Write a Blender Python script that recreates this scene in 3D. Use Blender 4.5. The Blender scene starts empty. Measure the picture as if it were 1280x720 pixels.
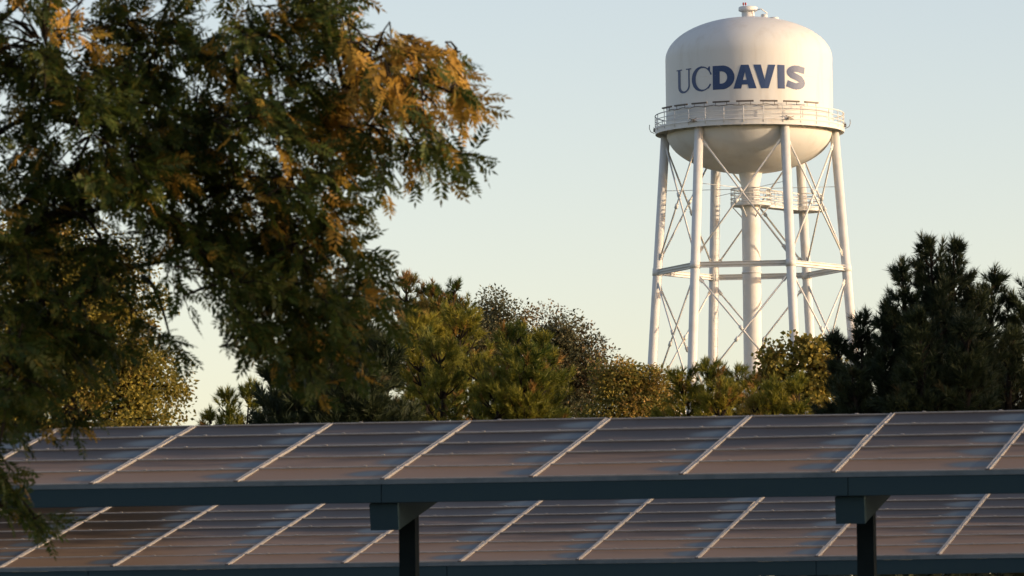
import bpy, math, random
import numpy as np
from mathutils import Matrix, Vector
rnd = random.Random(7)
rng = np.random.default_rng(7)
sc = bpy.context.scene
col = sc.collection

# ------------------------------------------------------------------ camera
F = 7000.0                      # focal length in pixels of a 1280 wide frame
PITCH = math.atan(540 / F)
ROLL = -0.011
Rm = np.array(Matrix.Rotation(math.pi / 2 + PITCH, 3, 'X') @ Matrix.Rotation(ROLL, 3, 'Z'))
CAM = np.array([0, 0, 1.7])
cd = bpy.data.cameras.new('camera')
cam = bpy.data.objects.new('camera', cd)
col.objects.link(cam)
cam.matrix_world = Matrix.Translation(CAM) @ Matrix(Rm.tolist()).to_4x4()
cd.sensor_width = 36
cd.lens = F / 1280 * 36
cd.clip_start = 0.5
cd.clip_end = 12000
cd.dof.use_dof = True
cd.dof.focus_distance = 400
cd.dof.aperture_fstop = 9.0
sc.camera = cam

# ------------------------------------------------------------------ daylight
SUN_EL = math.radians(7.5)
SUN_AZ = math.radians(-13.5)     # angle from +X, towards the camera side
sdir = Vector((math.cos(SUN_AZ) * math.cos(SUN_EL), math.sin(SUN_AZ) * math.cos(SUN_EL), math.sin(SUN_EL)))
w = bpy.data.worlds.new('World')
sc.world = w
w.use_nodes = True
nt = w.node_tree
sky = nt.nodes.new('ShaderNodeTexSky')
sky.sky_type = 'NISHITA'
sky.sun_disc = False
sky.sun_elevation = SUN_EL
sky.sun_rotation = math.atan2(sdir.x, sdir.y)
sky.air_density = 0.7
sky.dust_density = 1.0
sky.ozone_density = 0.3
bg = nt.nodes['Background']
tint = nt.nodes.new('ShaderNodeMix')
tint.data_type = 'RGBA'
tint.blend_type = 'MULTIPLY'
tint.inputs[0].default_value = 1.0
tint.inputs[7].default_value = (1.13, 0.985, 0.975, 1)
nt.links.new(sky.outputs[0], tint.inputs[6])
nt.links.new(tint.outputs[2], bg.inputs[0])
bg.inputs[1].default_value = 0.15
sl = bpy.data.lights.new('sun', 'SUN')
sl.energy = 2.8
sl.angle = math.radians(0.5)
sl.color = (1.0, 0.76, 0.50)
so = bpy.data.objects.new('sun', sl)
so.rotation_euler = sdir.to_track_quat('Z', 'Y').to_euler()
so.location = (60, -20, 60)
col.objects.link(so)
sc.view_settings.view_transform = 'Standard'
sc.view_settings.look = 'None'
sc.view_settings.gamma = 1.0
sc.view_settings.use_curve_mapping = False
sc.view_settings.exposure = 0.82


def at(x, y, Y):
    """world point at depth Y that stands at photo pixel (x, y)"""
    d = Rm @ np.array([(x - 640) / F, (360 - y) / F, -1.0])
    return CAM + d * (Y - CAM[1]) / d[1]


# ------------------------------------------------------------------ helpers
def unit(v):
    v = np.asarray(v, float)
    return v / (np.linalg.norm(v) + 1e-12)


class MB:
    def __init__(s):
        s.v, s.f, s.s = [], [], []

    def add(s, vs, fs, smooth=False):
        o = len(s.v)
        s.v += [tuple(map(float, p)) for p in vs]
        s.f += [tuple(i + o for i in f) for f in fs]
        s.s += [smooth] * len(fs)

    def box(s, c, hx, hy, hz, ax=(1, 0, 0), ay=(0, 1, 0), az=(0, 0, 1), bev=0.0):
        c, ax, ay, az = map(lambda q: np.asarray(q, float), (c, ax, ay, az))
        if bev <= 0:
            P = [c + ax * hx * i + ay * hy * j + az * hz * k for k in (-1, 1) for j in (-1, 1) for i in (-1, 1)]
            s.add(P, [(0, 2, 3, 1), (4, 5, 7, 6), (0, 1, 5, 4), (2, 6, 7, 3), (0, 4, 6, 2), (1, 3, 7, 5)])
            return
        b = bev                                   # chamfer the four edges that run along ay
        prof = [(-hx + b, -hz), (hx - b, -hz), (hx, -hz + b), (hx, hz - b), (hx - b, hz), (-hx + b, hz), (-hx, hz - b), (-hx, -hz + b)]
        P = [c + ax * x + az * z + ay * e * hy for e in (-1, 1) for x, z in prof]
        n = 8
        fs = [tuple(range(n)), tuple(range(2 * n - 1, n - 1, -1))] + [(i, i + n, (i + 1) % n + n, (i + 1) % n) for i in range(n)]
        s.add(P, fs)

    def bar(s, a, b, w, h, up=(0, 0, 1)):
        a, b = np.asarray(a, float), np.asarray(b, float)
        y = unit(b - a)
        x = unit(np.cross(y, up))
        z = np.cross(x, y)
        s.box((a + b) / 2, w / 2, np.linalg.norm(b - a) / 2, h / 2, x, y, z)

    def tube(s, pts, rad, n=8, caps=True, smooth=True):
        pts = [np.asarray(p, float) for p in pts]
        if not hasattr(rad, '__len__'):
            rad = [rad] * len(pts)
        V = []
        x = None
        for i, p in enumerate(pts):
            d = unit(pts[min(i + 1, len(pts) - 1)] - pts[max(i - 1, 0)])
            if x is None:
                x = unit(np.cross(d, (0, 0, 1) if abs(d[2]) < .9 else (1, 0, 0)))
            else:
                x = unit(x - d * np.dot(x, d))
            y = np.cross(d, x)
            for k in range(n):
                a = 2 * math.pi * k / n
                V.append(p + (x * math.cos(a) + y * math.sin(a)) * rad[i])
        fs = []
        for i in range(len(pts) - 1):
            for k in range(n):
                a, b = i * n + k, i * n + (k + 1) % n
                fs.append((a, b, b + n, a + n))
        s.add(V, fs, smooth)
        if caps:
            o = len(s.v) - len(V)
            s.f.append(tuple(o + k for k in range(n - 1, -1, -1)))
            s.f.append(tuple(o + (len(pts) - 1) * n + k for k in range(n)))
            s.s += [False, False]

    def lathe(s, prof, c=(0, 0, 0), n=48, smooth=True, a0=0.0, a1=None):
        closed = a1 is None
        m = n if closed else n + 1
        A = [a0 + (2 * math.pi if closed else a1 - a0) * k / n for k in range(m)]
        V = [(c[0] + r * math.cos(a), c[1] + r * math.sin(a), c[2] + z) for r, z in prof for a in A]
        fs = []
        for i in range(len(prof) - 1):
            for k in range(n):
                k2 = (k + 1) % m
                fs.append((i * m + k, i * m + k2, (i + 1) * m + k2, (i + 1) * m + k))
        s.add(V, fs, smooth)

    def build(s, name, mat, parent=None, loc=None):
        me = bpy.data.meshes.new(name)
        me.from_pydata(s.v, [], s.f)
        me.polygons.foreach_set('use_smooth', s.s)
        me.materials.append(mat)
        me.update()
        o = bpy.data.objects.new(name, me)
        col.objects.link(o)
        if parent is not None:
            o.parent = parent
        if loc is not None:
            o.location = loc
        return o


def empty(name, loc=(0, 0, 0)):
    o = bpy.data.objects.new(name, None)
    o.location = loc
    o.empty_display_size = 0.5
    col.objects.link(o)
    return o


def tag(o, label=None, cat=None, group=None, kind=None):
    for k, v in (('label', label), ('category', cat), ('group', group), ('kind', kind)):
        if v:
            o[k] = v
    return o


def copy_part(o, parent, loc=None):
    c = o.copy()
    col.objects.link(c)
    c.parent = parent
    if loc is not None:
        c.location = loc
    return c


# ------------------------------------------------------------------ materials
def mat(name, base, rough=0.6, spec=0.4, metal=0.0, noise=None, bump=None):
    """noise = (scale, other colour, low, high[, stretch z]); bump = (scale, strength, distance)"""
    m = bpy.data.materials.new(name)
    m.use_nodes = True
    n, l = m.node_tree.nodes, m.node_tree.links
    b = n['Principled BSDF']
    b.inputs['Base Color'].default_value = (*base, 1)
    b.inputs['Roughness'].default_value = rough
    b.inputs['Specular IOR Level'].default_value = spec
    b.inputs['Metallic'].default_value = metal
    tc = n.new('ShaderNodeTexCoord')
    if noise:
        mp = n.new('ShaderNodeMapping')
        if len(noise) > 4:
            mp.inputs['Scale'].default_value = (1, 1, noise[4])
        t = n.new('ShaderNodeTexNoise')
        t.inputs['Scale'].default_value = noise[0]
        t.inputs['Detail'].default_value = 6
        t.inputs['Roughness'].default_value = 0.65
        r = n.new('ShaderNodeMapRange')
        r.inputs[1].default_value, r.inputs[2].default_value = noise[2], noise[3]
        mx = n.new('ShaderNodeMix')
        mx.data_type = 'RGBA'
        mx.inputs[6].default_value = (*base, 1)
        mx.inputs[7].default_value = (*noise[1], 1)
        l.new(tc.outputs['Object'], mp.inputs[0])
        l.new(mp.outputs[0], t.inputs['Vector'])
        l.new(t.outputs['Fac'], r.inputs[0])
        l.new(r.outputs[0], mx.inputs[0])
        l.new(mx.outputs[2], b.inputs['Base Color'])
    if bump:
        t2 = n.new('ShaderNodeTexNoise')
        t2.inputs['Scale'].default_value = bump[0]
        t2.inputs['Detail'].default_value = 4
        bp = n.new('ShaderNodeBump')
        bp.inputs['Strength'].default_value = bump[1]
        bp.inputs['Distance'].default_value = bump[2]
        l.new(tc.outputs['Object'], t2.inputs['Vector'])
        l.new(t2.outputs['Fac'], bp.inputs['Height'])
        l.new(bp.outputs[0], b.inputs['Normal'])
    return m


def leaf_mat(name, dark, light, autumn=None, trans=0.35):
    """leaf pigment picked per leaf: 'tone' mixes dark to light, 'autumn' turns it"""
    m = bpy.data.materials.new(name)
    m.use_nodes = True
    n, l = m.node_tree.nodes, m.node_tree.links
    b = n['Principled BSDF']
    out = n['Material Output']
    at_ = n.new('ShaderNodeAttribute')
    at_.attribute_name = 'tone'
    sp = n.new('ShaderNodeSeparateXYZ')
    l.new(at_.outputs['Vector'], sp.inputs[0])
    mx = n.new('ShaderNodeMix')
    mx.data_type = 'RGBA'
    mx.inputs[6].default_value = (*dark, 1)
    mx.inputs[7].default_value = (*light, 1)
    l.new(sp.outputs[0], mx.inputs[0])
    c = mx.outputs[2]
    if autumn:
        m2 = n.new('ShaderNodeMix')
        m2.data_type = 'RGBA'
        m2.inputs[7].default_value = (*autumn, 1)
        l.new(c, m2.inputs[6])
        l.new(sp.outputs[1], m2.inputs[0])
        c = m2.outputs[2]
    l.new(c, b.inputs['Base Color'])
    b.inputs['Roughness'].default_value = 0.55
    b.inputs['Specular IOR Level'].default_value = 0.25
    tr = n.new('ShaderNodeBsdfTranslucent')
    l.new(c, tr.inputs['Color'])
    ms = n.new('ShaderNodeMixShader')
    ms.inputs[0].default_value = trans
    l.new(b.outputs[0], ms.inputs[1])
    l.new(tr.outputs[0], ms.inputs[2])
    l.new(ms.outputs[0], out.inputs['Surface'])
    return m


M = {}
M['tower'] = mat('white_tower_paint', (0.65, 0.655, 0.64), 0.6, 0.35, noise=(0.8, (0.55, 0.53, 0.49), 0.5, 0.8, 0.14), bump=(0.6, 0.12, 0.05))
M['steel'] = mat('white_steel_paint', (0.68, 0.68, 0.665), 0.6, 0.35, noise=(0.8, (0.52, 0.48, 0.42), 0.5, 0.9))
M['navy'] = mat('navy_letter_paint', (0.018, 0.05, 0.15), 0.5, 0.5)
M['fixture'] = mat('dark_fixture_metal', (0.10, 0.085, 0.075), 0.5, 0.4)
M['bracket'] = mat('galvanised_bracket', (0.22, 0.20, 0.18), 0.5, 0.4, 0.3)
M['red'] = mat('red_lamp_glass', (0.35, 0.02, 0.015), 0.25, 0.5)
M['teal'] = mat('blue_grey_canopy_paint', (0.023, 0.047, 0.062), 0.7, 0.06, noise=(2.0, (0.025, 0.05, 0.062), 0.4, 0.8))
M['post'] = mat('dark_post_paint', (0.007, 0.014, 0.018), 0.7, 0.06, noise=(3.0, (0.012, 0.02, 0.024), 0.4, 0.8))
M['flange'] = mat('pale_blue_gutter_paint', (0.105, 0.14, 0.165), 0.6, 0.1, noise=(3.0, (0.05, 0.08, 0.10), 0.45, 0.8))
M['alu'] = mat('weathered_aluminium', (0.34, 0.325, 0.305), 0.5, 0.4, 0.2, noise=(5.0, (0.22, 0.205, 0.19), 0.4, 0.8))
M['bark'] = mat('grey_brown_bark', (0.03, 0.023, 0.017), 0.9, 0.1, noise=(7.0, (0.014, 0.011, 0.008), 0.4, 0.7), bump=(9.0, 0.8, 0.03))
M['concrete'] = mat('pale_concrete', (0.33, 0.31, 0.28), 0.85, 0.2, noise=(2.0, (0.24, 0.22, 0.2), 0.4, 0.7))
M['asphalt'] = mat('worn_asphalt', (0.05, 0.05, 0.05), 0.85, 0.25, noise=(0.6, (0.075, 0.07, 0.065), 0.4, 0.7), bump=(30, 0.3, 0.01))
M['ground'] = mat('dry_grass_ground', (0.07, 0.075, 0.03), 0.95, 0.1, noise=(0.15, (0.12, 0.10, 0.05), 0.4, 0.65), bump=(5, 0.5, 0.05))
M['line'] = mat('white_road_paint', (0.7, 0.7, 0.68), 0.7, 0.2)
# solar glass: dusty dark cells, browner towards each panel's lower edge
def panel_mat():
    """dusty dark cells; the brown amount is each row's own, and rail shadow is painted in as a bluish patch"""
    m = mat('dusty_solar_glass', (0.03, 0.03, 0.035), 0.35, 0.03)
    n, l = m.node_tree.nodes, m.node_tree.links
    b = n['Principled BSDF']

    def math_(op, a, b_=None, c=None):
        q = n.new('ShaderNodeMath')
        q.operation = op
        for i, v in enumerate((a, b_, c)):
            if v is None:
                continue
            if isinstance(v, (int, float)):
                q.inputs[i].default_value = v
            else:
                l.new(v, q.inputs[i])
        return q.outputs[0]

    def rng_(v, lo, hi):
        r = n.new('ShaderNodeMapRange')
        r.interpolation_type = 'SMOOTHSTEP'
        r.inputs[1].default_value, r.inputs[2].default_value = lo, hi
        l.new(v, r.inputs[0])
        return r.outputs[0]
    tc = n.new('ShaderNodeTexCoord')
    oi = n.new('ShaderNodeObjectInfo')
    mp = n.new('ShaderNodeMapping')
    mp.inputs['Scale'].default_value = (0.6, 2.6, 1)
    ad = n.new('ShaderNodeVectorMath')
    ad.operation = 'ADD'
    s_ = n.new('ShaderNodeVectorMath')
    s_.operation = 'SCALE'
    s_.inputs['Scale'].default_value = 40
    cb = n.new('ShaderNodeCombineXYZ')
    for i in range(3):
        l.new(oi.outputs['Random'], cb.inputs[i])
    l.new(cb.outputs[0], s_.inputs[0])
    l.new(tc.outputs['Object'], ad.inputs[0])
    l.new(s_.outputs[0], ad.inputs[1])
    l.new(ad.outputs[0], mp.inputs[0])
    t = n.new('ShaderNodeTexNoise')
    t.inputs['Scale'].default_value = 1.3
    t.inputs['Detail'].default_value = 5
    l.new(mp.outputs[0], t.inputs['Vector'])
    sp = n.new('ShaderNodeSeparateXYZ')
    l.new(tc.outputs['Object'], sp.inputs[0])
    sc_ = n.new('ShaderNodeSeparateColor')
    l.new(oi.outputs['Color'], sc_.inputs[0])
    row = sc_.outputs[0]
    low = rng_(sp.outputs[1], .9, .05)
    dust_and_browning = math_('ADD', math_('MULTIPLY_ADD', t.outputs['Fac'], 1.1, -.55), math_('MULTIPLY_ADD', low, .42, math_('SUBTRACT', row, .12)))
    # rail shadow painted into the colour: an uneven bluish ellipse near the right end
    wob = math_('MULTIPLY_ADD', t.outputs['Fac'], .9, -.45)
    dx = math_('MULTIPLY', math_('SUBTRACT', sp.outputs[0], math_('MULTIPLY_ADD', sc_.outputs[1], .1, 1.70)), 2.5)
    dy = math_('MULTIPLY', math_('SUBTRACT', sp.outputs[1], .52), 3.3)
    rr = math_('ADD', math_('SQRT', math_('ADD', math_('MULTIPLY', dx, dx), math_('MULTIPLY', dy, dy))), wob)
    rail_shade = rng_(rr, 1.15, .45)
    fac = math_('MULTIPLY', rng_(dust_and_browning, .08, .9), math_('SUBTRACT', 1, math_('MULTIPLY', rail_shade, .95)))
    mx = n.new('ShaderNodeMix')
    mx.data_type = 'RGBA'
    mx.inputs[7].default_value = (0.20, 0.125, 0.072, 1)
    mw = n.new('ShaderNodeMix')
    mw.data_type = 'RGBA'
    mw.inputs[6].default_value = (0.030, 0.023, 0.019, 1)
    mw.inputs[7].default_value = (0.080, 0.105, 0.122, 1)  # bluish tint standing in for the shade beside the rail
    l.new(rail_shade, mw.inputs[0])
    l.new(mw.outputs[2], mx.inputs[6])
    l.new(fac, mx.inputs[0])
    l.new(mx.outputs[2], b.inputs['Base Color'])
    return m
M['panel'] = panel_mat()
M['pist'] = leaf_mat('pistache_leaf', (0.026, 0.046, 0.009), (0.075, 0.105, 0.020), (0.58, 0.32, 0.05), 0.4)
M['olive'] = leaf_mat('olive_green_leaf', (0.05, 0.055, 0.025), (0.12, 0.11, 0.05), (0.20, 0.12, 0.05), 0.25)
M['yellow'] = leaf_mat('yellow_green_leaf', (0.09, 0.10, 0.02), (0.34, 0.26, 0.05), (0.36, 0.21, 0.05), 0.35)
M['gold'] = leaf_mat('golden_green_leaf', (0.06, 0.07, 0.014), (0.32, 0.25, 0.04), (0.30, 0.18, 0.04), 0.35)
M['pine'] = leaf_mat('pine_needle', (0.050, 0.080, 0.013), (0.31, 0.27, 0.036), (0.34, 0.17, 0.05), 0.3)
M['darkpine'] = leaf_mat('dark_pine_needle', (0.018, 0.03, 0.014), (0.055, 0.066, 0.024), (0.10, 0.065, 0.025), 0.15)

# ------------------------------------------------------------------ ground
g = MB()
N = 64
for r0, r1 in ((0, 400), (400, 1500), (1500, 6000)):
    for k in range(N):
        a, b = 2 * math.pi * k / N, 2 * math.pi * (k + 1) / N
        q = [(r0 * math.cos(a), r0 * math.sin(a), 0), (r1 * math.cos(a), r1 * math.sin(a), 0), (r1 * math.cos(b), r1 * math.sin(b), 0), (r0 * math.cos(b), r0 * math.sin(b), 0)]
        g.add(q if r0 else q[:3], [(0, 1, 2, 3)] if r0 else [(0, 1, 2)])
tag(g.build('ground', M['ground']), kind='structure')
g = MB()
g.add([(-60, 52, .004), (60, 52, .004), (60, 108, .004), (-60, 108, .004)], [(0, 1, 2, 3)])
tag(g.build('parking_lot', M['asphalt']), kind='structure')
g = MB()
for base_y in (73, 92):
    for i in range(-14, 15):
        p = np.array([i * 2.75, base_y - .22 * i * 2.75, .008])
        d, e = np.array([.22, .975, 0]), np.array([.05, -.011, 0])
        g.add([p - e, p + e, p + e + d * 5.2, p - e + d * 5.2], [(0, 1, 2, 3)])
tag(g.build('parking_lines', M['line']), kind='structure')

# ------------------------------------------------------------------ water tower
TD = 437.0
tx, ty, _ = at(943.3, 600, TD)
ER = empty('water_tower', (tx, ty, 0))
tag(ER, 'tall white water tower on six legs with navy lettering on its tank', 'water tower')
TR, Z0, Z1, ZA = 6.54, 47.5, 53.2, 56.5
t = MB()
prof = [(TR * math.sin(a), Z0 - 3.3 * math.cos(a)) for a in np.linspace(0.0, math.pi / 2, 18)]
prof += [(TR, z) for z in np.linspace(Z0, Z1, 6)[1:]]
prof += [(TR * math.cos(a), Z1 + (ZA - Z1) * math.sin(a)) for a in np.linspace(0, math.pi / 2 - .001, 20)[1:]]
t.lathe(prof, n=96)
for z in (Z0 + 1.9, Z0 + 3.8):
    t.lathe([(TR + .002, z - .03), (TR + .014, z), (TR + .002, z + .03)], n=96)
tank = t.build('tank', M['tower'], ER)
# ladder on the dome + hatch
t = MB()
t.lathe([(0.50, ZA - .12), (0.50, ZA + .50), (0.46, ZA + .50)], n=28)
vent = t.build('roof_vent', M['steel'], ER)
t = MB()
t.lathe([(0.001, ZA + .50), (.66, ZA + .50), (.74, ZA + .55), (.74, ZA + .80), (.66, ZA + .86), (0.001, ZA + .92)], n=28)
t.build('vent_cap', M['steel'], vent)
t = MB()
for x in (-.10, .12):
    t.tube([(x * .8 - .28, -.2, ZA + .85), (x * .8 - .28, -.2, ZA + 1.0)], .03, 8)
    t.lathe([(.05, ZA + 1.0), (.075, ZA + 1.05), (.06, ZA + 1.16), (.001, ZA + 1.2)], (x * .8 - .28, -.2, 0), 10)
t.build('warning_light', M['red'], ER)
t = MB()
for x, y, r, h in ((1.25, -.5, .26, .22), (2.0, -.3, .42, .08)):
    zz = Z1 + (ZA - Z1) * math.sqrt(max(0, 1 - (x * x + y * y) / TR ** 2))
    t.lathe([(r, zz - .15), (r, zz + h), (r * .8, zz + h + .05), (.001, zz + h + .06)], (x, y, 0), 16)
t.tube([(.6, -.6, ZA + .5), (1.0, -.6, ZA + .62), (1.5, -.6, ZA + .25)], .05, 6)
t.build('roof_hatch', M['steel'], ER)


# lettering: glyph outlines in a unit box, cut into rows and wrapped round the tank
def arc(cx, cy, rx, ry, a0, a1, n=28):
    return [(cx + rx * math.cos(math.radians(a0 + (a1 - a0) * i / n)), cy + ry * math.sin(math.radians(a0 + (a1 - a0) * i / n))) for i in range(n + 1)]


def stroke(pts, wd):
    L, R_ = [], []
    for i, p in enumerate(pts):
        a, b = pts[max(i - 1, 0)], pts[min(i + 1, len(pts) - 1)]
        d = unit([(b[0] - a[0]), (b[1] - a[1])])
        L.append((p[0] - d[1] * wd[0], p[1] + d[0] * wd[1]))
        R_.append((p[0] + d[1] * wd[0], p[1] - d[0] * wd[1]))
    return L + R_[::-1]


GL = {
    'U': ([[(.0, 1), (.42, 1), (.42, .955), (.30, .945), (.30, .30)] + arc(.56, .30, .26, .235, 180, 360) + [(.82, .945), (.68, .955), (.68, 1), (1.0, 1), (1.0, .955), (.90, .945), (.90, .28)] + arc(.505, .28, .395, .295, 0, -180) + [(.11, .945), (.0, .955)]], []),
    'C': ([arc(.53, .5, .53, .52, 0, 360, 60), [(.80, .66), (.955, .66), (.955, 1.0), (.90, 1.0), (.85, .93)], [(.88, .07), (.99, .22), (.95, .25), (.80, .12)]],
          [arc(.60, .5, .385, .455, 0, 360, 60), [(.80, .28), (1.3, .24), (1.3, .655), (.80, .655)]]),
    'D': ([[(0, 0), (0, 1), (.42, 1)] + arc(.42, .5, .58, .5, 90, -90)], [[(.33, .25), (.33, .75), (.42, .75)] + arc(.42, .5, .25, .25, 90, -90)]),
    'A': ([[(0, 0), (.335, 1), (.665, 1), (1, 0), (.67, 0), (.625, .17), (.375, .17), (.33, 0)]], [[(.425, .37), (.575, .37), (.50, .70)]]),
    'V': ([[(0, 1), (.335, 0), (.665, 0), (1, 1), (.67, 1), (.50, .36), (.33, 1)]], []),
    'I': ([[(0, 0), (0, 1), (1, 1), (1, 0)]], []),
    'S': ([stroke([(.955, .80)] + arc(.52, .71, .33, .155, 52, 200, 12) + [(.27, .60), (.50, .515), (.72, .43)] + arc(.485, .285, .33, .155, 22, -128, 12)[1:] + [(.03, .235)], (.165, .135))], []),
}


def spans(poly, z):
    xs = []
    for (x0, y0), (x1, y1) in zip(poly, poly[1:] + poly[:1]):
        if (y0 <= z) != (y1 <= z):
            xs.append(x0 + (z - y0) / (y1 - y0) * (x1 - x0))
    xs.sort()
    return [(xs[i], xs[i + 1]) for i in range(0, len(xs) - 1, 2)]


def glyph_rows(pos, neg, n=72, lo=-.04, hi=1.04):
    for r in range(n):
        za, zb = lo + (hi - lo) * r / n, lo + (hi - lo) * (r + 1) / n
        z = (za + zb) / 2
        iv = sorted(s for p in pos for s in spans(p, z))
        un = []
        for a, b in iv:
            if un and a <= un[-1][1]:
                un[-1][1] = max(un[-1][1], b)
            else:
                un.append([a, b])
        for p in neg:
            for a, b in spans(p, z):
                un = [s for u in un for s in ([u[0], min(u[1], a)], [max(u[0], b), u[1]]) if s[1] - s[0] > 1e-4]
        for a, b in un:
            yield za, zb, a, b


ZB, CAP = 50.17, 1.87
for ch, p0, p1 in (('U', 846.6, 865), ('C', 865.6, 889.6), ('D', 891.7, 918.7), ('A', 917.2, 945.8), ('V', 942.3, 969.4), ('I', 972, 980.7), ('S', 982.6, 1006.3)):
    a0 = math.asin((p0 - 936.5) / 104.75) - math.radians(2.4)
    a1 = math.asin((p1 - 936.5) / 104.75) - math.radians(2.4)
    t = MB()
    rr = TR + .018
    for za, zb, xa, xb in glyph_rows(*GL[ch]):
        k = max(1, int((xb - xa) * 6))
        for i in range(k):
            A = [a0 + (a1 - a0) * (xa + (xb - xa) * q / k) for q in (i, i + 1)]
            P = [(rr * math.sin(a), -rr * math.cos(a), ZB + CAP * z) for a, z in ((A[0], za), (A[1], za), (A[1], zb), (A[0], zb))]
            # keep the normals of the round wall
            t.add(P, [(0, 1, 2, 3)], False)
    t.build('letter', M['navy'], tank)

# balcony
BO = 7.40
t = MB()
t.lathe([(TR - .05, 47.62), (BO, 47.62), (BO, 47.32), (BO - .06, 47.32), (BO - .06, 47.56), (TR - .05, 47.56)], n=96, smooth=False)
for k in range(24):
    a = 2 * math.pi * (k + .5) / 24
    d = np.array([math.cos(a), math.sin(a), 0])
    t.bar(d * (TR - .1) + [0, 0, 47.38], d * (BO - .07) + [0, 0, 47.44], .06, .2)
balc = t.build('balcony', M['steel'], ER)
t = MB()
for z, r in ((47.74, .05), (48.08, .032), (48.42, .032), (48.80, .045)):
    t.tube([(BO * math.cos(a), BO * math.sin(a), z) for a in np.linspace(0, 2 * math.pi, 97)], r, 6, caps=False)
t.lathe([(BO + .012, 47.62), (BO + .012, 47.86), (BO - .012, 47.86), (BO - .012, 47.62)], n=96, smooth=False)
for k in range(30):
    a = 2 * math.pi * k / 30
    t.tube([(BO * math.cos(a), BO * math.sin(a), 47.5), (BO * math.cos(a), BO * math.sin(a), 48.80)], .035, 6)
t.build('balcony_railing', M['steel'], ER)
for k in range(8):
    a = math.radians(-60.3 + 14.4 * k - 2.4 - 90)
    c = np.array([math.cos(a), math.sin(a), 0])
    tt = np.array([-math.sin(a), math.cos(a), 0])
    t = MB()
    t.box(c * (BO - .02) + [0, 0, 49.12], .09, .68, .06, c, tt, (0, 0, 1), bev=.02)
    for e in (-.45, .45):
        t.tube([c * BO + tt * e + [0, 0, 48.78], c * BO + tt * e + [0, 0, 49.06]], .025, 6)
    t.build('floodlight', M['fixture'], ER)
# cable along the rail on the shaded side
t = MB()
t.tube([(BO * math.cos(a) * 1.004, BO * math.sin(a) * 1.004, 48.84 + .05 * math.sin(i * 1.9)) for i, a in enumerate(np.linspace(math.radians(210), math.radians(285), 24))], .03, 5)
t.build('cable', M['fixture'], ER)


def legR(z):
    return 6.65 + .0715 * (47.4 - z)


LA = [math.radians(6 + 2.4 + 60 * k) for k in range(6)]         # seen from the camera side (-Y)
LD = [np.array([math.cos(a), -math.sin(a), 0]) for a in LA]


def legp(k, z, dr=0.0):
    return LD[k % 6] * (legR(z) + dr) + np.array([0, 0, z])


TIERS = [47.0, 36.6, 25.8, 14.5, 1.0]
for k in range(6):
    t = MB()
    t.tube([legp(k, .25), legp(k, 48.0)], .36, 20)
    for z in TIERS[1:4]:
        t.tube([legp(k, z - .28), legp(k, z + .28)], .40, 20)
    lg = t.build('leg', M['steel'], ER)
    t = MB()
    p = legp(k, 0)
    t.box((p[0], p[1], .15), .9, .9, .3, bev=.08)
    t.build('leg_footing', M['concrete'], lg)
    # clutter of brackets where the leg meets the balcony
    t = MB()
    c = LD[k]
    s_ = np.array([-c[1], c[0], 0])
    o_ = c * (BO + .12) + np.array([0, 0, 47.75])
    t.tube([o_ - s_ * .45 + [0, 0, -.1], o_ + s_ * .4 + [0, 0, .22]], .03, 6)
    t.tube([o_ + s_ * .4 + [0, 0, -.05], o_ - s_ * .3 + [0, 0, .25]], .03, 6)
    t.box(o_ + [0, 0, .05], .08, .09, .12, c, s_)
    if k in (0, 3):
        t.tube([o_ + [0, 0, -.2], o_ + c * .3 + [0, 0, -.05], o_ + c * .4 + [0, 0, .2], o_ + c * .38 + [0, 0, .5]], .03, 6)
    t.build('antenna_bracket', M['bracket'], ER)
for k in range(6):
    for z in TIERS[1:4]:
        t = MB()
        a, b = legp(k, z), legp(k + 1, z)
        d = unit(b - a)
        t.bar(a + d * .3, b - d * .3, .34, .05)
        for e in (-.2, .2):
            t.bar(a + d * .3 + [0, 0, e], b - d * .3 + [0, 0, e], .05 if False else .30, .04)
        t.bar(a + d * .3, b - d * .3, .03, .42)
        t.build('strut', M['steel'], ER)
    for i in range(4):
        z1, z0 = TIERS[i] - (0.6 if i else .3), TIERS[i + 1] + .6
        a, b = legp(k, z1, 0), legp(k + 1, z0, 0)
        c, d = legp(k + 1, z1, 0), legp(k, z0, 0)
        t = MB()
        t.tube([a, b], .072, 8)
        for p, q in ((a, b), (b, a)):
            u = unit(q - p)
            t.bar(p + u * .3, p + u * 1.0, .04, .28)
        t.tube([a + (b - a) * .53, a + (b - a) * .56], .14, 8)
        t.build('brace_rod', M['steel'], ER)
        t = MB()
        t.tube([c, d], .072, 8)
        for p, q in ((c, d), (d, c)):
            u = unit(q - p)
            t.bar(p + u * .3, p + u * 1.0, .04, .28)
        t.tube([c + (d - c) * .44, c + (d - c) * .47], .14, 8)
        t.build('brace_rod', M['steel'], ER)
t = MB()
t.lathe([(1.5, .3), (.95, 1.6), (.72, 3), (.72, 43.2), (.80, 43.7), (.9, 44.15), (1.0, 44.4)], n=40)
for z in (12, 20, 28.3, 36.4):
    t.lathe([(.725, z - .08), (.78, z - .06), (.78, z + .06), (.725, z + .08)], n=40)
t.build('riser_pipe', M['steel'], ER)
for k in range(6):
    t = MB()
    t.tube([LD[k] * .7 + [0, 0, 43.0], legp(k, 43.0)], .025, 5)
    t.build('spoke_rod', M['steel'], ER)
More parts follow.
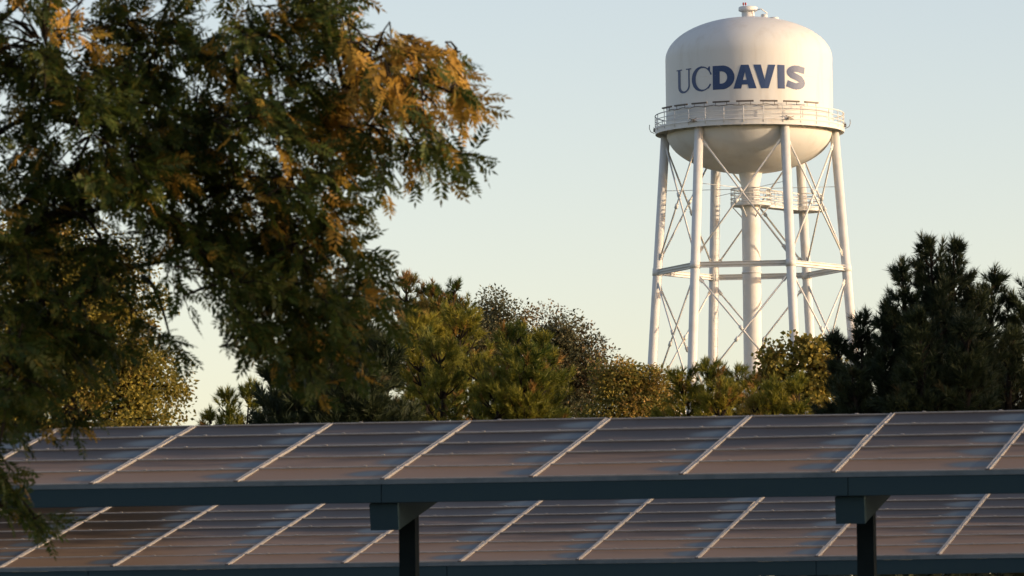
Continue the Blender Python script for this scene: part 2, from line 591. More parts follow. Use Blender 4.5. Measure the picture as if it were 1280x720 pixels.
# walkway from the riser to the rear right leg
t = MB()
WZ = 41.85
kd = LD[5]
ks = np.array([-kd[1], kd[0], 0])
t.lathe([(.74, WZ - .22), (1.58, WZ - .22), (1.58, WZ), (.74, WZ)], n=32, smooth=False)
pe = legp(5, WZ)
t.lathe([(.37, WZ - .22), (1.55, WZ - .22), (1.55, WZ), (.37, WZ)], (pe[0], pe[1], 0), n=32, smooth=False)
t.bar(kd * 1.45 + [0, 0, WZ - .11 + .004], kd * 5.75 + [0, 0, WZ - .11 + .004], 1.1, .21)
for i in range(6):
    a = 2 * math.pi * i / 6
    t.tube([(1.5 * math.cos(a), 1.5 * math.sin(a), WZ - .2), (.7 * math.cos(a), .7 * math.sin(a), WZ - 1.1)], .045, 6)
walk = t.build('walkway', M['steel'], ER)
t = MB()
ang = math.atan2(kd[1], kd[0])
for z in (.07, .35, .7, 1.12):
    for s_ in (-.55, .55):
        t.tube([kd * 1.45 + ks * s_ + [0, 0, WZ + z], kd * 5.65 + ks * s_ + [0, 0, WZ + z]], .05, 6)
    t.tube([(1.55 * math.cos(ang + a), 1.55 * math.sin(ang + a), WZ + z) for a in np.linspace(.37, 2 * math.pi - .37, 33)], .05, 6)
    t.tube([(pe[0] - 1.52 * math.cos(ang + a), pe[1] - 1.52 * math.sin(ang + a), WZ + z) for a in np.linspace(.37, 2 * math.pi - .37, 33)], .05, 6)
for q in np.linspace(1.5, 5.6, 5):
    for s_ in (-.55, .55):
        t.tube([kd * q + ks * s_ + [0, 0, WZ - .1], kd * q + ks * s_ + [0, 0, WZ + 1.12]], .035, 6)
for a in np.linspace(.8, 2 * math.pi - .8, 7):
    for cx, cy, sg in ((0, 0, 1), (pe[0], pe[1], -1)):
        x, y = cx + sg * 1.54 * math.cos(ang + a), cy + sg * 1.54 * math.sin(ang + a)
        t.tube([(x, y, WZ - .1), (x, y, WZ + 1.12)], .035, 6)
t.build('walkway_railing', M['steel'], walk)
# ladder on the rear left leg
t = MB()
for s_ in (-.2, .2):
    cc = LD[4]
    ss = np.array([-cc[1], cc[0], 0])
    t.tube([legp(4, 2, -.55) + ss * s_, legp(4, 47.3, -.55) + ss * s_], .025, 5)
for z in np.arange(2.3, 47.2, .45):
    t.tube([legp(4, z, -.55) - ss * .2, legp(4, z, -.55) + ss * .2], .015, 4, caps=False)
t.build('ladder', M['steel'], ER)


# ------------------------------------------------------------------ solar carports
def carport(label, yaw, sl_, tilt, org, i0, i1, rows, cols, double):
    u = np.array([math.cos(yaw) * math.cos(sl_), -math.sin(yaw) * math.cos(sl_), math.sin(sl_)])
    v = np.array([math.sin(yaw) * math.cos(tilt), math.cos(yaw) * math.cos(tilt), math.sin(tilt)])
    n = unit(np.cross(u, v))
    mtx = Matrix(np.array([u, v, n]).T.tolist()).to_4x4()
    root = empty('solar_carport', (org[0], org[1], 0))
    tag(root, label, 'solar carport', 'solar carports over the parking bays')
    base = np.array([0, 0, org[2]])                       # canopy frame relative to the root

    def P(a, b, c):
        return base + u * a + v * b + n * c

    def place(o, a, b, c):
        o.matrix_local = Matrix.Translation(P(a, b, c)) @ mtx
    L = rows * 1.0
    # one panel: glass with a raised frame, the glass bellied down a little
    gl = MB()
    nx, ny = 10, 6
    for j in range(ny + 1):
        for i in range(nx + 1):
            x, y = .02 + 1.92 * i / nx, .02 + .95 * j / ny
            gl.v.append((x, y, -.012 * math.sin(math.pi * i / nx) * math.sin(math.pi * j / ny)))
    for j in range(ny):
        for i in range(nx):
            a = j * (nx + 1) + i
            gl.f.append((a, a + 1, a + nx + 2, a + nx + 1))
            gl.s.append(True)
    fr = MB()
    for (x, y, hx, hy) in ((.98, .008, .97, .010), (.98, .980, .97, .014), (.014, .495, .004, .475), (1.946, .495, .004, .475)):
        fr.box((x, y, -.010), hx, hy, .026)
    for x in (.42, 1.48):                                     # clamps
        fr.box((x, .992, .018), .022, .018, .006)
    first = None
    for r in range(rows):
        for i in range(i0, i1):
            if first is None:
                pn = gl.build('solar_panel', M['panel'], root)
                pf = fr.build('panel_frame', M['alu'], pn)
                first = (pn, pf)
            else:
                pn = copy_part(first[0], root)
                copy_part(first[1], pn)
            a, b, c = i * 2.0 + .02, r * 1.0, .0
            fr_ = r / (rows - 1)
            pn.color = (.95 - 1.0 * min(1, fr_ * 1.5) + rnd.gauss(0, .05), rnd.gauss(0, 1), 0, 1)
            jt = Matrix.Rotation(rnd.gauss(0, .004) + .012, 4, 'X') @ Matrix.Rotation(rnd.gauss(0, .002), 4, 'Y')
            pn.matrix_local = Matrix.Translation(P(a, b, c)) @ mtx @ jt
    # cover rails on the seams
    rl = MB()
    if double:
        for e in (-.021, .021):
            rl.box((e, L / 2 - .02, .020), .011, L / 2 + .04, .009, bev=.004)
        rl.box((0, L / 2 - .02, .008), .02, L / 2, .012)
    else:
        for e in (-.015, .015):
            rl.box((e, L / 2 - .02, .020), .010, L / 2 + .04, .009, bev=.004)
        rl.box((0, L / 2 - .02, .008), .015, L / 2, .012)
    ec = MB()
    ec.box((0, -.072, .004), .03, .012, .03)
    first = None
    for i in range(i0, i1 + 1):
        if first is None:
            ra = rl.build('cover_rail', M['alu'], root)
            rb = ec.build('end_cap', M['fixture'], ra)
            first = (ra, rb)
        else:
            ra = copy_part(first[0], root)
            copy_part(first[1], ra)
        place(ra, i * 2.0, 0, 0)
    A0, A1 = i0 * 2.0, i1 * 2.0
    Lc = (A0 + A1) / 2
    hl = (A1 - A0) / 2 + .1

    def beam(name, b, c, hb, hc, m):
        q = MB()
        q.box(P(Lc, b, c), hl, hb, hc, u, v, n)
        return q.build(name, m, root)
    # the eave: vertical face beam under a paler gutter flange
    zup = np.array([0, 0, 1.0])
    fwd = unit(np.cross(zup, u))
    q = MB()
    q.box(base + u * Lc - fwd * .10 + zup * -.036, hl, .05, .03, u, fwd, zup)
    q.build('gutter', M['flange'], root)
    q = MB()
    nseg = int((A1 - A0) / 6.2) + 1
    c0 = cols[0] - 6.2 * math.ceil((cols[0] - A0) / 6.2)
    edges = [A0 - .1] + [c for c in (c0 + 6.2 * k for k in range(40)) if A0 < c < A1] + [A1 + .1]
    for a, b in zip(edges[:-1], edges[1:]):
        q.box(base + u * (a + b) / 2 - fwd * .08 + zup * -.187, (b - a) / 2 - .006, .06, .118, u, fwd, zup)
    q.box(base + u * Lc - fwd * .07 + zup * -.187, hl, .045, .11, u, fwd, zup)
    q.build('eave_beam', M['teal'], root)
    for b in (L * .25, L * .5, L * .75, L - .12):
        beam('purlin', b, -.135, .05, .10, M['teal'])
    q = MB()
    q.box(P(Lc, L / 2, -.045), hl - .02, L / 2 - .02, .006, u, v, n)
    q.build('roof_deck', M['fixture'], root)
    for cpos in cols:
        q = MB()
        ln = L + 1.2
        q.box(P(cpos, ln / 2 - .10, -.482), .19, ln / 2, .175, u, v, n)
        q.build('cantilever_arm', M['teal'], root)
        for pb in (1.38,):
            top = P(cpos - .03, pb, -.655)
            q = MB()
            q.box((top[0], top[1], (top[2] + .02) / 2), .112, .112, (top[2] - .02) / 2, u * [1, 1, 0] / np.linalg.norm(u[:2]), fwd, zup)
            q.build('post', M['post'], root)
            q = MB()
            q.box((top[0], top[1], .04), .28, .28, .035, u, fwd, zup)
            q.build('base_plate', M['teal'], root)
    return root


carport('nearer solar carport with grey columns, eave beam spanning the whole picture', .2239, -.00495, .2003, (-5.614, 74.529, 4.89), -4, 13, 5, [-2.2, 4.0, 10.2, 16.4, 22.6], True)
carport('farther solar carport seen low under the eave beam of the front one', .2118, -.0030, .187, (-6.773, 94.452, 4.349), -2, 10, 8, [-.4, 5.8, 12.0, 18.2], False)


# ------------------------------------------------------------------ foliage
def quads(name, V, tone, m, parent, nv=4):
    """V: (n, nv, 3) faces; tone: (n, 2) pigment per leaf"""
    n = len(V)
    me = bpy.data.meshes.new(name)
    me.vertices.add(n * nv)
    me.vertices.foreach_set('co', V.astype(np.float32).ravel())
    me.loops.add(n * nv)
    me.loops.foreach_set('vertex_index', np.arange(n * nv, dtype=np.int32))
    me.polygons.add(n)
    me.polygons.foreach_set('loop_start', np.arange(n, dtype=np.int32) * nv)
    a = me.attributes.new('tone', 'FLOAT_VECTOR', 'POINT')
    tv = np.zeros((n, nv, 3), np.float32)
    tv[:, :, :2] = tone[:, None, :]
    a.data.foreach_set('vector', tv.ravel())
    me.materials.append(m)
    me.update(calc_edges=True)
    me.validate()
    o = bpy.data.objects.new(name, me)
    col.objects.link(o)
    o.parent = parent
    return o


def nrm(a):
    return a / (np.linalg.norm(a, axis=-1, keepdims=True) + 1e-9)


def leaf_quads(p, a, size, asp, droop=0.0):
    n = len(p)
    a = nrm(a)
    r = nrm(rng.normal(size=(n, 3)))
    b = nrm(np.cross(a, r))
    l = size[:, None]
    w_ = l * asp
    return np.stack([p, p + a * l * .45 + b * w_ * .5, p + a * l, p + a * l * .45 - b * w_ * .5], 1)


def smooth_noise(p, s, seed):
    r = np.random.default_rng(seed)
    out = np.zeros(len(p))
    for _ in range(6):
        k = nrm(r.normal(size=3)) * s * r.uniform(.6, 1.6)
        out += np.sin(p @ k + r.uniform(0, 6.28))
    return out / 3.0


def curve(p, q, sag, n=5):
    p, q = np.asarray(p, float), np.asarray(q, float)
    return [p + (q - p) * s + np.array([0, 0, sag * math.sin(math.pi * s)]) for s in np.linspace(0, 1, n)]


def broadleaf(label, bx, by, lobes, lm, leaf=.13, per=90, cr=.42, autumn=.12, group=None, trunk_r=.16, name='leafy_tree', asp=.55, seed=0):
    """lobes: (x, y, z, rx, ry, rz, clumps) relative to nothing: world metres"""
    root = empty(name, (bx, by, 0))
    tag(root, label, 'tree', group)
    off = np.array([bx, by, 0])
    tr = MB()
    zl = min(l[2] - l[5] for l in lobes)
    zt = max(l[2] for l in lobes)
    fork = max(1.5, zl * .8)
    main = [(0, 0, 0), (rnd.gauss(0, .1), rnd.gauss(0, .1), fork * .5), (0, 0, fork), (rnd.gauss(0, .25), rnd.gauss(0, .25), (fork + zt) / 2), (rnd.gauss(0, .3), 0, zt)]
    tr.tube(main, [trunk_r * 1.3, trunk_r, trunk_r * .85, trunk_r * .55, trunk_r * .2], 10)
    Ps, As, tn = [], [], []
    for (x, y, z, rx, ry, rz, nc) in lobes:
        c = np.array([x, y, z])
        d = nrm(rng.normal(size=(nc, 3)))
        rad = rng.uniform(.25, 1, size=(nc, 1)) ** .45
        cc = c + d * rad * np.array([rx, ry, rz]) * (1 + .13 * rng.normal(size=(nc, 1)))
        h0 = max(fork * .9, z - rz * .9)
        s0 = np.array([0, 0, min(h0, zt * .95)])
        tr.tube(curve(s0, c - off, .2), [trunk_r * .45, trunk_r * .4, trunk_r * .33, trunk_r * .25, trunk_r * .15], 7)
        for q in cc:
            if rnd.random() < .65:
                st = c - off + (q - c) * .0 + np.array([0, 0, -.3 * rz * rnd.random()])
                tr.tube(curve(st, q - off, .12), [.045, .036, .028, .02, .01], 5, caps=False)
            k = int(per * rnd.uniform(.5, 1.4))
            r_ = cr * rnd.uniform(.55, 1.35)
            g_ = nrm(rng.normal(size=(k, 3))) * (rng.random((k, 1)) ** .42) * r_ * np.array([1, 1, .8])
            Ps.append(q + g_)
            As.append(nrm(g_) * .7 + rng.normal(size=(k, 3)) * .6 + np.array([0, 0, -.25]))
            aut = 1.0 if rnd.random() < autumn else 0.0
            tn.append(np.stack([np.clip(rnd.uniform(.1, .9) + .2 * rng.normal(size=k), 0, 1), np.clip(aut * rng.uniform(.3, 1, size=k) + (rng.random(k) < autumn * .4) * .6, 0, 1)], 1))
    P_ = np.concatenate(Ps) - off
    A_ = np.concatenate(As)
    V = leaf_quads(P_, A_, leaf * rng.uniform(.6, 1.3, size=len(P_)), asp)
    tr.build('trunk', M['bark'], root)
    quads('crown', V, np.concatenate(tn), lm, root)
    return root


def shoot_template(k, ln=.22, nd=.20, wd=.02):
    """a pine shoot along +Z: needles as thin blades"""
    r = np.random.default_rng(100 + k)
    n = 40
    s = r.uniform(0, 1, n) ** .8 * ln
    a = r.uniform(0, 2 * math.pi, n)
    ph = np.radians(np.clip(r.normal(58, 16, n), 8, 100)) * (1 - .6 * s / ln)
    d = np.stack([np.sin(ph) * np.cos(a), np.sin(ph) * np.sin(a), np.cos(ph)], 1)
    b = np.stack([np.zeros(n), np.zeros(n), s], 1)
    sd = nrm(np.cross(d, r.normal(size=(n, 3)))) * wd * .5
    L_ = nd * r.uniform(.7, 1.15, (n, 1))
    return np.stack([b - sd, b + sd, b + d * L_], 1)


SHOOTS = [shoot_template(k) for k in range(6)]


def shoots_to_tris(p, d, s):
    n = len(p)
    d = nrm(d)
    x = nrm(np.cross(d, rng.normal(size=(n, 3))))
    y = np.cross(d, x)
    R_ = np.stack([x, y, d], 2)
    out = []
    ids = rng.integers(0, len(SHOOTS), n)
    for k in range(len(SHOOTS)):
        m_ = ids == k
        if m_.sum() == 0:
            continue
        T = SHOOTS[k]
        out.append((np.einsum('nij,tvj->ntvi', R_[m_] * s[m_, None, None], T) + p[m_][:, None, None, :], m_))
    return out


def pine(label, bx, by, leaders, lm, group=None, autumn=.05, shoot=1.0, step=.30, taper=(2.4, .78), trunk_r=.14, h0=2.0, name='pine_tree', dens=1.0):
    """leaders: (x, y, top z, foot z, branch length) world metres"""
    root = empty(name, (bx, by, 0))
    tag(root, label, 'tree', group)
    off = np.array([bx, by, 0])
    tr = MB()
    hmax = max(l[2] for l in leaders)
    tr.tube([(0, 0, 0), (.05, .02, h0), (0, 0, h0 + 1)], [trunk_r * 1.25, trunk_r, trunk_r * .9], 9)
    Ps, Ds, tn = [], [], []
    for (lx, ly, zt, zf, bl) in leaders:
        foot = np.array([0, 0, h0 + .9])
        zf = max(zf, h0)
        start = np.array([(lx - bx) * .7, (ly - by) * .7, zf])
        tip = np.array([lx - bx, ly - by, zt])
        axis = [foot, (foot + start) / 2 + [0, 0, -.1], start, (start + tip) / 2 + [rnd.gauss(0, .08), rnd.gauss(0, .08), 0], tip]
        tr.tube(axis, [trunk_r * .85, trunk_r * .75, trunk_r * .6, trunk_r * .35, .015], 8)
        ns = max(4, int((zt - zf) / step))
        Ps.append(np.array([tip, tip, tip - [0, 0, .12]]))
        Ds.append(np.array([[0, 0, 1], [.25, 0, 1], [-.3, .1, 1]], float))
        for i in range(ns):
            f = (i + rnd.random() * .6) / ns
            o_ = start + (tip - start) * f
            Lb = bl * (1 - f ** taper[0] * taper[1]) * rnd.uniform(.6, 1.15)
            for q in range(rnd.choice((4, 5, 6))):
                az = rnd.uniform(0, 2 * math.pi)
                Lq = Lb * rnd.uniform(.55, 1.1)
                el = math.radians(rnd.uniform(5, 30) + 35 * f)
                e_ = o_ + Lq * np.array([math.cos(az) * math.cos(el), math.sin(az) * math.cos(el), math.sin(el)]) + np.array([0, 0, .15 * Lq])
                cv = curve(o_, e_, -.10 * Lq, 6)
                tr.tube(cv, [.03, .026, .022, .017, .012, .006], 4, caps=False)
                k = max(3, int(Lq * 13 * dens))
                ss_ = rng.uniform(.35, 1.0, k) ** .7
                ss_[0] = 1.0
                base_d = unit(e_ - o_)
                cv = np.array(cv)
                ix = np.minimum((ss_ * 5).astype(int), 4)
                fr = ss_ * 5 - ix
                pp = cv[ix] * (1 - fr[:, None]) + cv[ix + 1] * fr[:, None]
                sdv = nrm(np.cross(base_d, [0, 0, 1]))
                lat = rng.normal(size=k) * .32 * Lq * .6
                pp = pp + sdv * lat[:, None] + np.array([0, 0, 1]) * (rng.normal(size=k) * .06 * Lq)[:, None]
                dd = base_d * .8 + sdv * np.sign(lat)[:, None] * .35 + np.array([0, 0, .55]) + rng.normal(size=(k, 3)) * .38
                Ps.append(pp)
                Ds.append(dd)
    P_, D_ = np.concatenate(Ps), np.concatenate(Ds)
    n = len(P_)
    tone = np.clip(.45 + .35 * smooth_noise(P_ + off, 1.3, int(bx * 10) % 97 + 3) + .2 * rng.normal(size=n), 0, 1)
    aut = np.clip((smooth_noise(P_ + off, 1.1, int(by) % 89 + 11) - (1.05 - autumn * 4)) * 2, 0, 1) + (rng.random(n) < autumn * .5) * .7
    res = shoots_to_tris(P_, D_, shoot * rng.uniform(.7, 1.2, n))
    V = np.concatenate([r.reshape(-1, 3, 3) for r, _ in res])
    tt = np.stack([tone, np.clip(aut, 0, 1)], 1)
    T = np.concatenate([np.repeat(tt[m_], r.shape[1], 0) for r, m_ in res])
    tr.build('trunk', M['bark'], root)
    quads('crown', V, T, lm, root, 3)
    return root


def lobe(px, py, Y, rpx, rpy, n, ry=None):
    c = at(px, py, Y)
    k = Y / F
    return (c[0], c[1], c[2], rpx * k, (ry if ry else rpx * k), rpy * k, n)


def leader(px, py, Y, foot_py, bl_px, dy=0.0):
    c = at(px, py, Y + dy)
    return (c[0], c[1], c[2], at(px, foot_py, Y)[2], bl_px * Y / F)


GB = 'trees behind the carports'
# rear oaks
x = at(625, 500, 185)
broadleaf('olive grey oak whose rounded top stands highest behind the middle pines', x[0], 185, [lobe(628, 415, 185, 48, 46, 60), lobe(590, 440, 184, 40, 40, 30), lobe(655, 470, 185, 45, 60, 60)], M['olive'], .105, 190, .6, .05, GB, .22)
x = at(715, 500, 180)
broadleaf('olive brown oak with a sloping right shoulder, left of the yellow tree', x[0], 180, [lobe(700, 425, 180, 30, 34, 36), lobe(728, 470, 180, 36, 48, 60), lobe(690, 500, 180, 45, 60, 60)], M['olive'], .105, 190, .55, .15, GB, .2)
# reddish tree behind the dark pine
x = at(530, 500, 172)
pine('rusty topped conifer with three blunt tips beside the hanging orange leaves', x[0], 172, [leader(508, 352, 172, 480, 40), leader(540, 360, 172, 490, 36), leader(568, 362, 172, 490, 34), leader(525, 385, 171, 500, 46), leader(555, 390, 171, 500, 46)], M['pine'], GB, .33, .9, .26)
# middle pines
x = at(560, 520, 148)
pine('broad middle pine with sunlit yellow green tufts left of the oak', x[0], 148, [leader(520, 405, 148, 560, 50), leader(575, 400, 149, 560, 52), leader(548, 440, 146, 560, 55, -1.2), leader(605, 455, 147, 560, 40, -1)], M['pine'], GB, .10, 1.0, .3, (3.4, .66), trunk_r=.2)
x = at(655, 520, 144)
pine('bright yellow green pine with a few rust brown shoots below the oaks', x[0], 144, [leader(640, 425, 144, 580, 44), leader(682, 432, 144, 580, 40), leader(655, 460, 143, 580, 55, -1), leader(612, 480, 143, 580, 45, -1)], M['pine'], GB, .13, 1.05, .3, (3.4, .66), trunk_r=.18)
# dark pine on the left
x = at(410, 520, 128)
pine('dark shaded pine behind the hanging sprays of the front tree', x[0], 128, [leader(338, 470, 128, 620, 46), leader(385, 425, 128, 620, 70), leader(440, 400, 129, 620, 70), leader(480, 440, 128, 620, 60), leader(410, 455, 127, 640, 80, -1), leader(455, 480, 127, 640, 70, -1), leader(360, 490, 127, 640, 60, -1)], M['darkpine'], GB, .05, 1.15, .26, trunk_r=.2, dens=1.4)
x = at(298, 520, 140)
pine('small pale young pine at the gap of sky left of the dark pine', x[0], 140, [leader(285, 498, 140, 600, 30), leader(312, 486, 140, 600, 32), leader(262, 518, 140, 600, 22)], M['pine'], GB, .02, .9, .24, trunk_r=.08)
# yellow tree, golden pine, bright tree on the right of the middle
x = at(795, 520, 150)
broadleaf('yellow green leafy tree with gaps in front of the tower foot', x[0], 150, [lobe(775, 480, 150, 32, 28, 44), lobe(818, 490, 150, 34, 30, 44), lobe(790, 520, 150, 60, 30, 44)], M['yellow'], .095, 150, .38, .2, GB, .12)
x = at(905, 520, 142)
pine('low golden pine with rust brown tip below the tower legs', x[0], 142, [leader(884, 458, 142, 590, 40), leader(922, 468, 142, 590, 44), leader(852, 474, 142, 590, 44), leader(900, 485, 141, 590, 50, -1), leader(950, 478, 141.5, 590, 40)], M['pine'], GB, .13, .95, .26, trunk_r=.12)
x = at(990, 520, 138)
broadleaf('round leaved tree with yellowing leaves rising right of the tower pipe', x[0], 138, [lobe(1010, 440, 138, 26, 18, 14), lobe(964, 452, 138, 14, 20, 9), lobe(985, 478, 138, 26, 18, 12), lobe(1026, 470, 138, 28, 34, 20), lobe(990, 512, 138, 50, 30, 34)], M['yellow'], .125, 95, .31, .06, GB, .12, asp=.8)
x = at(985, 525, 131)
pine('low yellow green pine in front of the round leaved tree', x[0], 131, [leader(965, 486, 131, 600, 34), leader(1000, 478, 131, 600, 34), leader(940, 505, 131, 600, 28)], M['pine'], GB, .08, .95, .26, trunk_r=.1)
# right dark pines
x = at(1170, 520, 118)
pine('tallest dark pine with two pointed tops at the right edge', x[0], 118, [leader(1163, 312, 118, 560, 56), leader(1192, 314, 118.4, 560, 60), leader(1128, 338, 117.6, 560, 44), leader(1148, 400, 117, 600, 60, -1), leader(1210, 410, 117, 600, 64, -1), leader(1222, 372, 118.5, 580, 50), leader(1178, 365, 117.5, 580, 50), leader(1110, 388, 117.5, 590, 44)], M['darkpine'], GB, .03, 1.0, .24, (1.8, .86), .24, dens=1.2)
x = at(1245, 520, 121)
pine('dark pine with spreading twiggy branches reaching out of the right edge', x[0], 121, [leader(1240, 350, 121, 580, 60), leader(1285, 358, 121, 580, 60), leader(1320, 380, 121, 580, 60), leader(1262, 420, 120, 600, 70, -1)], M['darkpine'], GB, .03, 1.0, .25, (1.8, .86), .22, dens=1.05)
x = at(1085, 520, 119)
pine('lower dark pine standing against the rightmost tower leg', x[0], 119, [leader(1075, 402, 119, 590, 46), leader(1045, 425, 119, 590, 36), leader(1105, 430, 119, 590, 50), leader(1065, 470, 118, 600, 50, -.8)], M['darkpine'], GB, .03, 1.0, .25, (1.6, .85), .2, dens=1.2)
# understorey between the trunks
for k, (sx, sy, sh, lab) in enumerate(((-10, 113, 5.6, 'dark shrub below the sunlit left tree, behind the farther carport'), (-5.5, 114, 5.6, 'dark shrub below the left dark pine, behind the farther carport'), (-1, 113, 5.6, 'dark shrub below the middle pines, behind the farther carport'), (3.5, 114, 5.6, 'dark shrub below the golden pine, behind the farther carport'), (8, 112.5, 5.6, 'dark shrub below the tallest dark pine, behind the farther carport'), (12.5, 113, 5.6, 'dark shrub below the rightmost dark pine, behind the farther carport'))):
    broadleaf(lab, sx, sy, [(sx, sy, sh * .5, 3.0, 1.6, sh * .48, 90), (sx + 2.0, sy, sh * .45, 2, 1.4, sh * .42, 60)], M['olive'], .28, 120, .6, .03, 'shrubs behind the farther carport', .08, name='shrub')
# left lit tree
x = at(90, 520, 108)
broadleaf('sunlit yellow green tree behind the black lower sprays at the left edge', x[0], 108, [lobe(90, 430, 108, 90, 90, 110), lobe(170, 480, 108, 62, 62, 80), lobe(50, 310, 108, 70, 60, 60), lobe(130, 360, 108, 60, 60, 50), lobe(-60, 400, 108, 120, 150, 110), lobe(60, 530, 108, 150, 60, 80)], M['gold'], .085, 150, .42, .06, None, .25)
# unseen trees added at right to shade the dark pines and the front tree
broadleaf('unseen round tree added beyond the right edge to shade the dark pines', 30, 111, [(30, 111, 10, 4, 4.5, 5, 120), (31, 107, 8, 4, 4, 5, 90), (30, 114, 7.5, 3.5, 3.5, 4.5, 80)], M['olive'], .3, 90, .8, .05, GB, .3)
broadleaf('unseen broad tree added off to the right to shade the front tree', 21, 40, [(21, 40, 6.1, 3.5, 5.0, 3.0, 150), (21, 36, 5.6, 3.2, 4, 3.0, 100), (21.5, 44, 5.6, 3, 3.5, 3.0, 90)], M['olive'], .3, 90, .7, .05, None, .3)


# ------------------------------------------------------------------ front tree with feather leaves
def pinnate_template(k):
    """one feathered leaf along +Y lying in XY, leaflets drooping a little"""
    r = np.random.default_rng(300 + k)
    out = []
    n = 6
    L_ = .30
    for i in range(n):
        s = .22 + .70 * i / (n - 1)
        for sg in (-1, 1):
            b = np.array([0, s * L_, -.06 * s * s])
            ll = .115 * (1 - .5 * abs(s - .5)) * r.uniform(.85, 1.1)
            an = math.radians(r.uniform(48, 68))
            d = unit([sg * math.sin(an), math.cos(an), -.30 + r.normal(0, .12)])
            sd = unit(np.cross(d, [0, 0, 1])) * ll * .19
            out.append([b, b + d * ll * .38 + sd, b + d * ll, b + d * ll * .38 - sd])
    b = np.array([0, L_, -.06])
    d = unit([0, 1, -.35])
    out.append([b, b + d * .035 + [.014, 0, 0], b + d * .09, b + d * .035 - [.014, 0, 0]])
    # rachis as a sliver
    out.append([[-.002, 0, 0], [.002, 0, 0], [.001, L_, -.06], [-.001, L_, -.06]])
    return np.array(out)


PIN = [pinnate_template(k) for k in range(5)]
FD = 45.0
ft = empty('feather_leaved_tree', (-7.2, FD, 0))
tag(ft, 'near tree with drooping feathered leaves turning orange, filling the upper left', 'tree')
foff = np.array([-7.2, FD, 0])
trunk = MB()
trunk.tube([(0, 0, 0), (.1, 0, 1.4), (.25, .1, 2.8), (.2, .1, 3.6)], [.34, .27, .24, .22], 12)
# masses of foliage: px, py, rx, ry (photo pixels), sprays, autumn share, pull of the twigs to the right
masses = [
    (60, 60, 110, 90, 60, .30), (190, 50, 90, 70, 50, .45), (320, 50, 70, 60, 42, .45), (405, 35, 45, 45, 24, .5),
    (470, 75, 48, 30, 20, .95), (530, 60, 42, 26, 12, 1.0), (575, 52, 10, 12, 3, 1.0), (425, 110, 55, 40, 24, .75),
    (120, 160, 110, 70, 60, .2), (240, 150, 70, 60, 40, .5), (335, 150, 60, 50, 28, .5), (400, 170, 55, 45, 26, .4),
    (490, 130, 40, 26, 11, .55), (532, 134, 34, 14, 6, .6), (566, 126, 15, 7, 4, .9), (586, 128, 8, 7, 3, 1.0), (490, 185, 38, 26, 11, .2), (545, 190, 20, 9, 4, .15), (578, 188, 11, 7, 4, .1), (525, 185, 18, 8, 2, .2),
    (60, 230, 80, 50, 34, .1), (170, 225, 60, 42, 26, .3), (285, 235, 70, 48, 36, .4), (370, 240, 50, 50, 28, .4), (425, 225, 28, 34, 10, .3),
    (30, 330, 45, 60, 22, .05), (130, 310, 55, 45, 13, .1), (235, 300, 60, 45, 28, .2), (330, 300, 60, 45, 36, .35), (400, 300, 45, 45, 24, .35), (455, 330, 34, 26, 11, .15),
    (300, 360, 50, 40, 24, .2), (370, 370, 48, 40, 24, .4), (430, 380, 40, 42, 18, .3), (310, 420, 32, 26, 9, .15), (390, 440, 40, 40, 13, .4), (345, 420, 30, 30, 9, .2),
    (60, 400, 65, 55, 34, .03), (25, 465, 48, 60, 30, .02), (95, 420, 28, 45, 9, .03), (165, 385, 24, 18, 4, .03), (212, 420, 14, 10, 3, .03), (100, 515, 22, 26, 6, .02),
    (0, 545, 16, 16, 3, .05), (0, 598, 14, 22, 4, .0), (40, 640, 18, 8, 3, .0), (6, 630, 12, 12, 3, .0),
    (-60, 90, 90, 100, 50, .3), (-90, 300, 100, 120, 60, .15), (-60, 500, 70, 90, 34, .05), (-200, 50, 140, 160, 50, .3), (-300, 300, 170, 200, 60, .2),
    (300, -70, 160, 70, 55, .4), (80, -110, 200, 90, 70, .35), (-200, -180, 220, 140, 70, .3), (-480, -20, 160, 220, 60, .2), (390, -20, 40, 26, 14, .5),
]
k_ = FD / F
LV, LT = [], []
limbs = {}
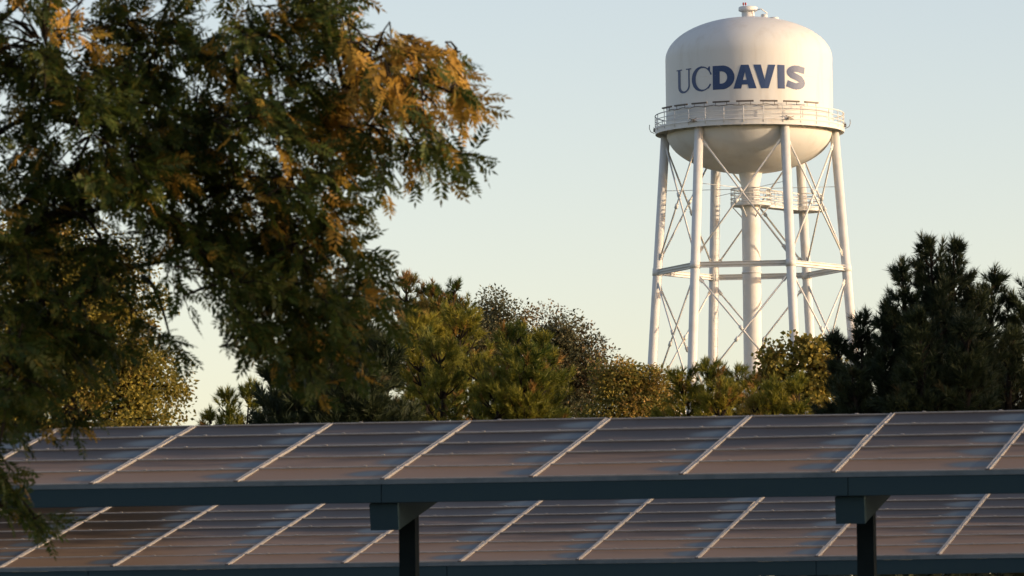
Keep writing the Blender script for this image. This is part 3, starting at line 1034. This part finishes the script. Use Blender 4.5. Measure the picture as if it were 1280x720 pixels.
# main limbs: foot on the trunk, end near each group of masses
limb_ends = [(260, 225, .9), (150, 80, .9), (430, 110, .8), (40, 420, .8), (-120, 120, 0), (330, 300, 1.1), (-350, 120, .3), (150, -110, .2)]
limb_pts = []
for (px, py, dy) in limb_ends:
    e = at(px, py, FD + dy) - foff
    s = np.array([.2, .1, rnd.uniform(2.9, 3.6)])
    mid = s + (e - s) * .5 + np.array([0, rnd.gauss(0, .2), .5])
    pts = [s, s + (mid - s) * .5 + [0, 0, .25], mid, mid + (e - mid) * .5 + [0, 0, .12], e]
    trunk.tube(pts, [.11, .07, .042, .024, .007], 8)
    limb_pts += [(s + (mid - s) * q) for q in (.6, .8)] + [mid + (e - mid) * q for q in (0, .2, .4, .6, .8, 1)]
limb_pts = np.array(limb_pts)
for (px, py, rx, ry, ns, aut) in masses:
    c = at(px, py, FD) - foff
    c[1] += rnd.gauss(0, .35)
    # a branch from the nearest limb point that lies closer to the trunk
    dd = np.linalg.norm(limb_pts - c, axis=1) + .6 * np.maximum(0, limb_pts[:, 0] - c[0])
    j = limb_pts[dd.argmin()]
    if py > 530 and 0 <= px < 80:                 # low sprays hang from a bough left of the picture
        j = at(-110, py - 110, FD) - foff
    bp = curve(j, c, .12, 6)
    trunk.tube(bp, [.024, .021, .018, .015, .012, .008], 6, caps=False)
    depth_r = max(.5, min(1.5, rx * k_ * 1.1))
    for _ in range(max(2, int(ns * (.72 if 0 < px < 250 and 0 < py < 360 else .56)))):
        while True:
            q = rng.uniform(-1, 1, 3)
            if q @ q < 1:
                break
        p = c + q * np.array([rx * k_, depth_r, ry * k_])
        # spray: twig from inside the mass to p and beyond, drooping
        out = unit((p - c) * [1, 1, .6] + unit(c - [0, 0, 4.5]) * .35 + rng.normal(size=3) * .25 - np.array([0, 0, .3 if px > 440 else .1]))
        Ls = rnd.uniform(.3, .6) * min(1, max(.5, rx / 40))
        a0 = p - out * Ls * .5
        tip = p + out * Ls * .5 + np.array([0, 0, -.34 * Ls])
        st = c + (a0 - c) * .25
        trunk.tube([st, (st + a0) / 2 + [0, 0, .03], a0], [.012, .009, .007], 4, caps=False)
        tw = curve(a0, tip, .06, 4)
        trunk.tube(tw, [.007, .006, .005, .003], 4, caps=False)
        nl = rnd.randint(8, 12)
        is_aut = 1.0 if rnd.random() < (aut if px > 415 and py < 150 else aut * (.45 if px > 200 and py < 260 else .3)) else 0.0
        for i in range(nl):
            s = (i + .5) / nl
            pos = a0 + (tip - a0) * s + np.array([0, 0, .06 * math.sin(math.pi * s)])
            az = i * 2.4 + rnd.uniform(-.4, .4)
            sx = unit(np.cross(out, [0, 0, 1]))
            sz = np.cross(sx, out)
            d = unit(out * rnd.uniform(.45, .8) + (sx * math.cos(az) + sz * math.sin(az)) * .8 + np.array([0, 0, rnd.uniform(-.75, -.15)]))
            if i == nl - 1:
                d = unit(out + np.array([0, 0, -.4]))
            upv = unit(np.array([0, 0, 1]) + rng.normal(size=3) * .75)
            xx = unit(np.cross(d, upv))
            zz = np.cross(xx, d)
            T = PIN[rnd.randrange(5)] * rnd.uniform(.5, .88)
            LV.append(T @ np.stack([xx, d, zz]) + pos)
            tn = np.zeros((len(T), 2))
            tn[:, 0] = np.clip(rnd.uniform(0, 1) + rng.normal(size=len(T)) * .1, 0, 1)
            tn[:, 1] = np.clip(rnd.uniform(.3, 1.0) * (rnd.random() < ((.8 if px > 415 and py < 150 else .55) if is_aut else .05)) + rng.normal(size=len(T)) * .06, 0, 1)
            LT.append(tn)
trunk.build('trunk', M['bark'], ft)
quads('crown', np.concatenate(LV), np.concatenate(LT), M['pist'], ft)
print('leaflets', sum(len(a) for a in LV))
